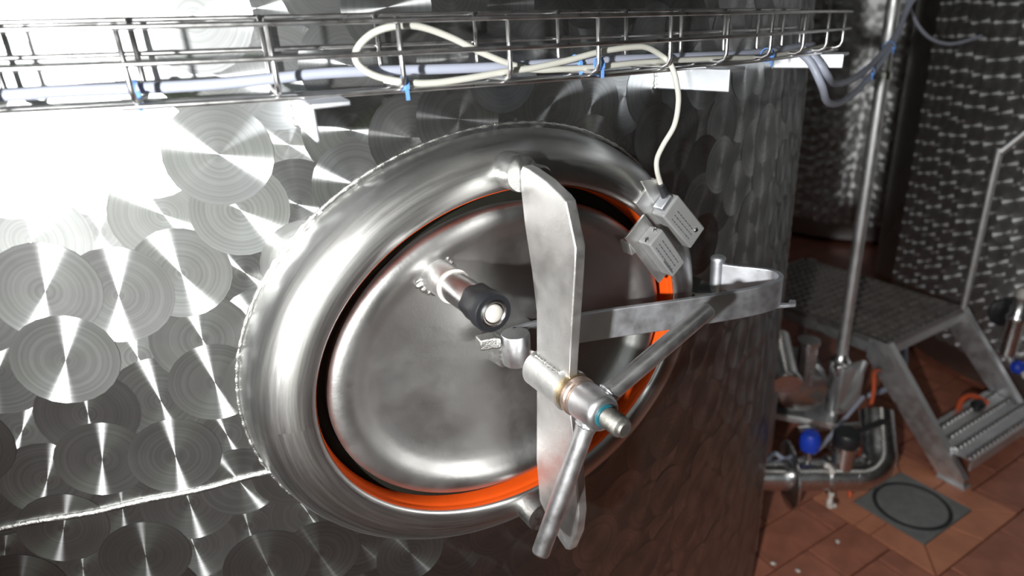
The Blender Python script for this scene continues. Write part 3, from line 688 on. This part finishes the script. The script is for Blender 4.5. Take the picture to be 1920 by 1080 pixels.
o = MB().tube(smoothpath([(1.665, .48, -.815), (1.62, .47, -.805), (1.58, .44, -.85), (1.535, .42, -.905), (1.47, .39, -.95), (1.40, .36, -.98), (1.362, .345, -1.01), (1.345, .335, -1.05), (1.335, .325, -1.08)], 8), .0065, 12).build('orange_hose', 'orange_hose', None, 180)
tag(o, 'thin orange hose hanging from the pump to the outlet valve', 'hose')
o = MB().tube(smoothpath([(1.58, .47, -.88), (1.47, .47, -.945), (1.36, .46, -.985), (1.26, .455, -.985), (1.18, .46, -.95), (1.14, .47, -.92), (1.10, .48, -.96)], 8), .007, 12).build('grey_hose', 'cable_grey', None, 180)
tag(o, 'grey hose sagging between the pump and the near tank', 'hose')
o = MB().tube(smoothpath([(2.16, .72, -.86), (2.14, .66, -.93), (2.06, .60, -1.0), (1.96, .58, -1.03), (1.84, .60, -1.04)], 8), .011, 12).build('grey_hose', 'cable_grey', None, 180)
tag(o, 'grey hose curving under the step platform', 'hose')
hl = thing('hose_coupling', 'small black and orange hose coupling lying on the tread', 'coupling', (2.06, .345, TZ+.003))
MB().tube(smoothpath([(2.00, .36, TZ+.012), (2.03, .37, TZ+.03), (2.07, .365, TZ+.038), (2.10, .345, TZ+.028), (2.115, .32, TZ+.012)], 6), .010, 12).build('hose', 'orange_hose', hl, 60)
MB().lathe([(.016, 0), (.019, .004), (.019, .03), (.014, .036)], (2.05, .335, TZ+.020), (1, -.3, 0), 20).build('coupling_nut', 'black', hl, 40)

# tall filter glass by the right tank
sg = thing('sight_glass_valve', 'chrome valve with clear tube and white fittings at the right edge', 'valve', (2.23, .36, -.95))
g0 = Vector((2.235, .345, -.86))
MB().lathe([(.028, -.02), (.030, 0), (.030, .11), (.034, .115), (.034, .13), (.026, .14), (.024, .19), (.03, .195), (.03, .205)], g0, (.05, 0, 1), 28).build('body', 'mirror', sg, 40)
MB().lathe([(.020, .205), (.020, .225), (.012, .235)], g0, (.05, 0, 1), 20).build('white_fitting', 'white_plastic', sg, 40)
MB().lathe([(.012, 0), (.012, .03), (.008, .035)], g0 + Vector((.0, -.03, .19)), (0, -1, .2), 16).build('white_fitting', 'white_plastic', sg, 40)
MB().lathe([(.013, 0), (.013, .018)], g0 + Vector((.012, -.028, .165)), (0, -1, .1), 16).build('yellow_fitting', plain('yellow_plastic', (.6, .42, .05), .4), sg, 40)
MB().lathe([(.05, 0), (.055, .008), (.055, .016), (.05, .02)], g0 + Vector((.04, .06, .12)), (-.6, -.8, 0), 28).build('round_flange', 'black', sg, 40)
MB().lathe([(.010, 0), (.010, .05)], g0 + Vector((0, 0, -.02)), (.1, -.5, -.7), 14).build('stem', 'mirror', sg, 40)
MB().lathe([(.016, .0), (.024, .006), (.024, .026), (.016, .034)], g0 + Vector((.005, -.03, -.062)), (-.2, -.7, .3), 20).build('knob', 'blue', sg, 40)
MB().tube([g0 + Vector((0, -.055, -.055)), g0 + Vector((-.008, -.075, -.085))], .006, 12).build('spout', 'white_plastic', sg, 40)

# cables in the air at the top right
def aircable(pts, r, label):
    o = MB().tube(smoothpath(pts, 8), r, 12).build('hanging_cable', 'cable_grey', None, 180); tag(o, label, 'cable', 'cables hanging at the far tank'); return o
aircable([(.575, .10, .300), (.582, .075, .285), (.60, .062, .258), (.70, .115, .232), (.864, .188, .222), (1.094, .293, .232), (1.325, .393, .275), (1.462, .457, .330), (1.556, .494, .40), (1.59, .53, .60)], .0062, 'upper blue-grey cable sagging from the tray end to the upright pipe')
aircable([(.565, .10, .300), (.570, .072, .280), (.585, .058, .245), (.66, .095, .208), (.80, .160, .190), (1.0, .25, .200), (1.25, .355, .252), (1.44, .445, .318), (1.57, .49, .40), (1.605, .53, .60)], .0058, 'lower blue-grey cable sagging in a deeper loop from the tray end')
aircable([(1.60, .62, .60), (1.63, .60, .42), (1.78, .60, .26), (1.95, .60, .20), (2.15, .60, .21)], .005, 'thin dark cable running from the upright pipe to the right tank')
tie('blue cable tie on the hanging cables low in the loop', (1.02, .262, .214), (1, .4, .1), .013)
tie('blue cable tie on the hanging cables beside the upright pipe', (1.22, .345, .248), (1, .4, .2), .013)

# white chips on the floor
rnd = random.Random(11)
for (x, y, lb_) in ((1.21, .27, 'white chip on the red tiles in front of the outlet pipe'), (1.02, .262, 'white chip on the floor at the edge of the tank shadow'), (.985, .32, 'white flake on the floor inside the tank shadow'), (1.09, .145, 'white chip on the floor at the bottom edge of the picture, left one'), (1.14, .125, 'white chip on the floor at the bottom edge of the picture, right one')):
    bm = bmesh.new(); bmesh.ops.create_icosphere(bm, subdivisions=2, radius=.007)
    for v in bm.verts: v.co = Vector((v.co.x*rnd.uniform(.8, 1.5), v.co.y*rnd.uniform(.6, 1.1), v.co.z*.45))
    me = bpy.data.meshes.new('floor_chip'); bm.to_mesh(me); bm.free()
    o = link('floor_chip', me, 'chip', None, 180); o.location = (x, y, ZF+.003); o.rotation_euler = (0, 0, rnd.uniform(0, 3)); tag(o, lb_, 'chip', 'white chips on the floor')
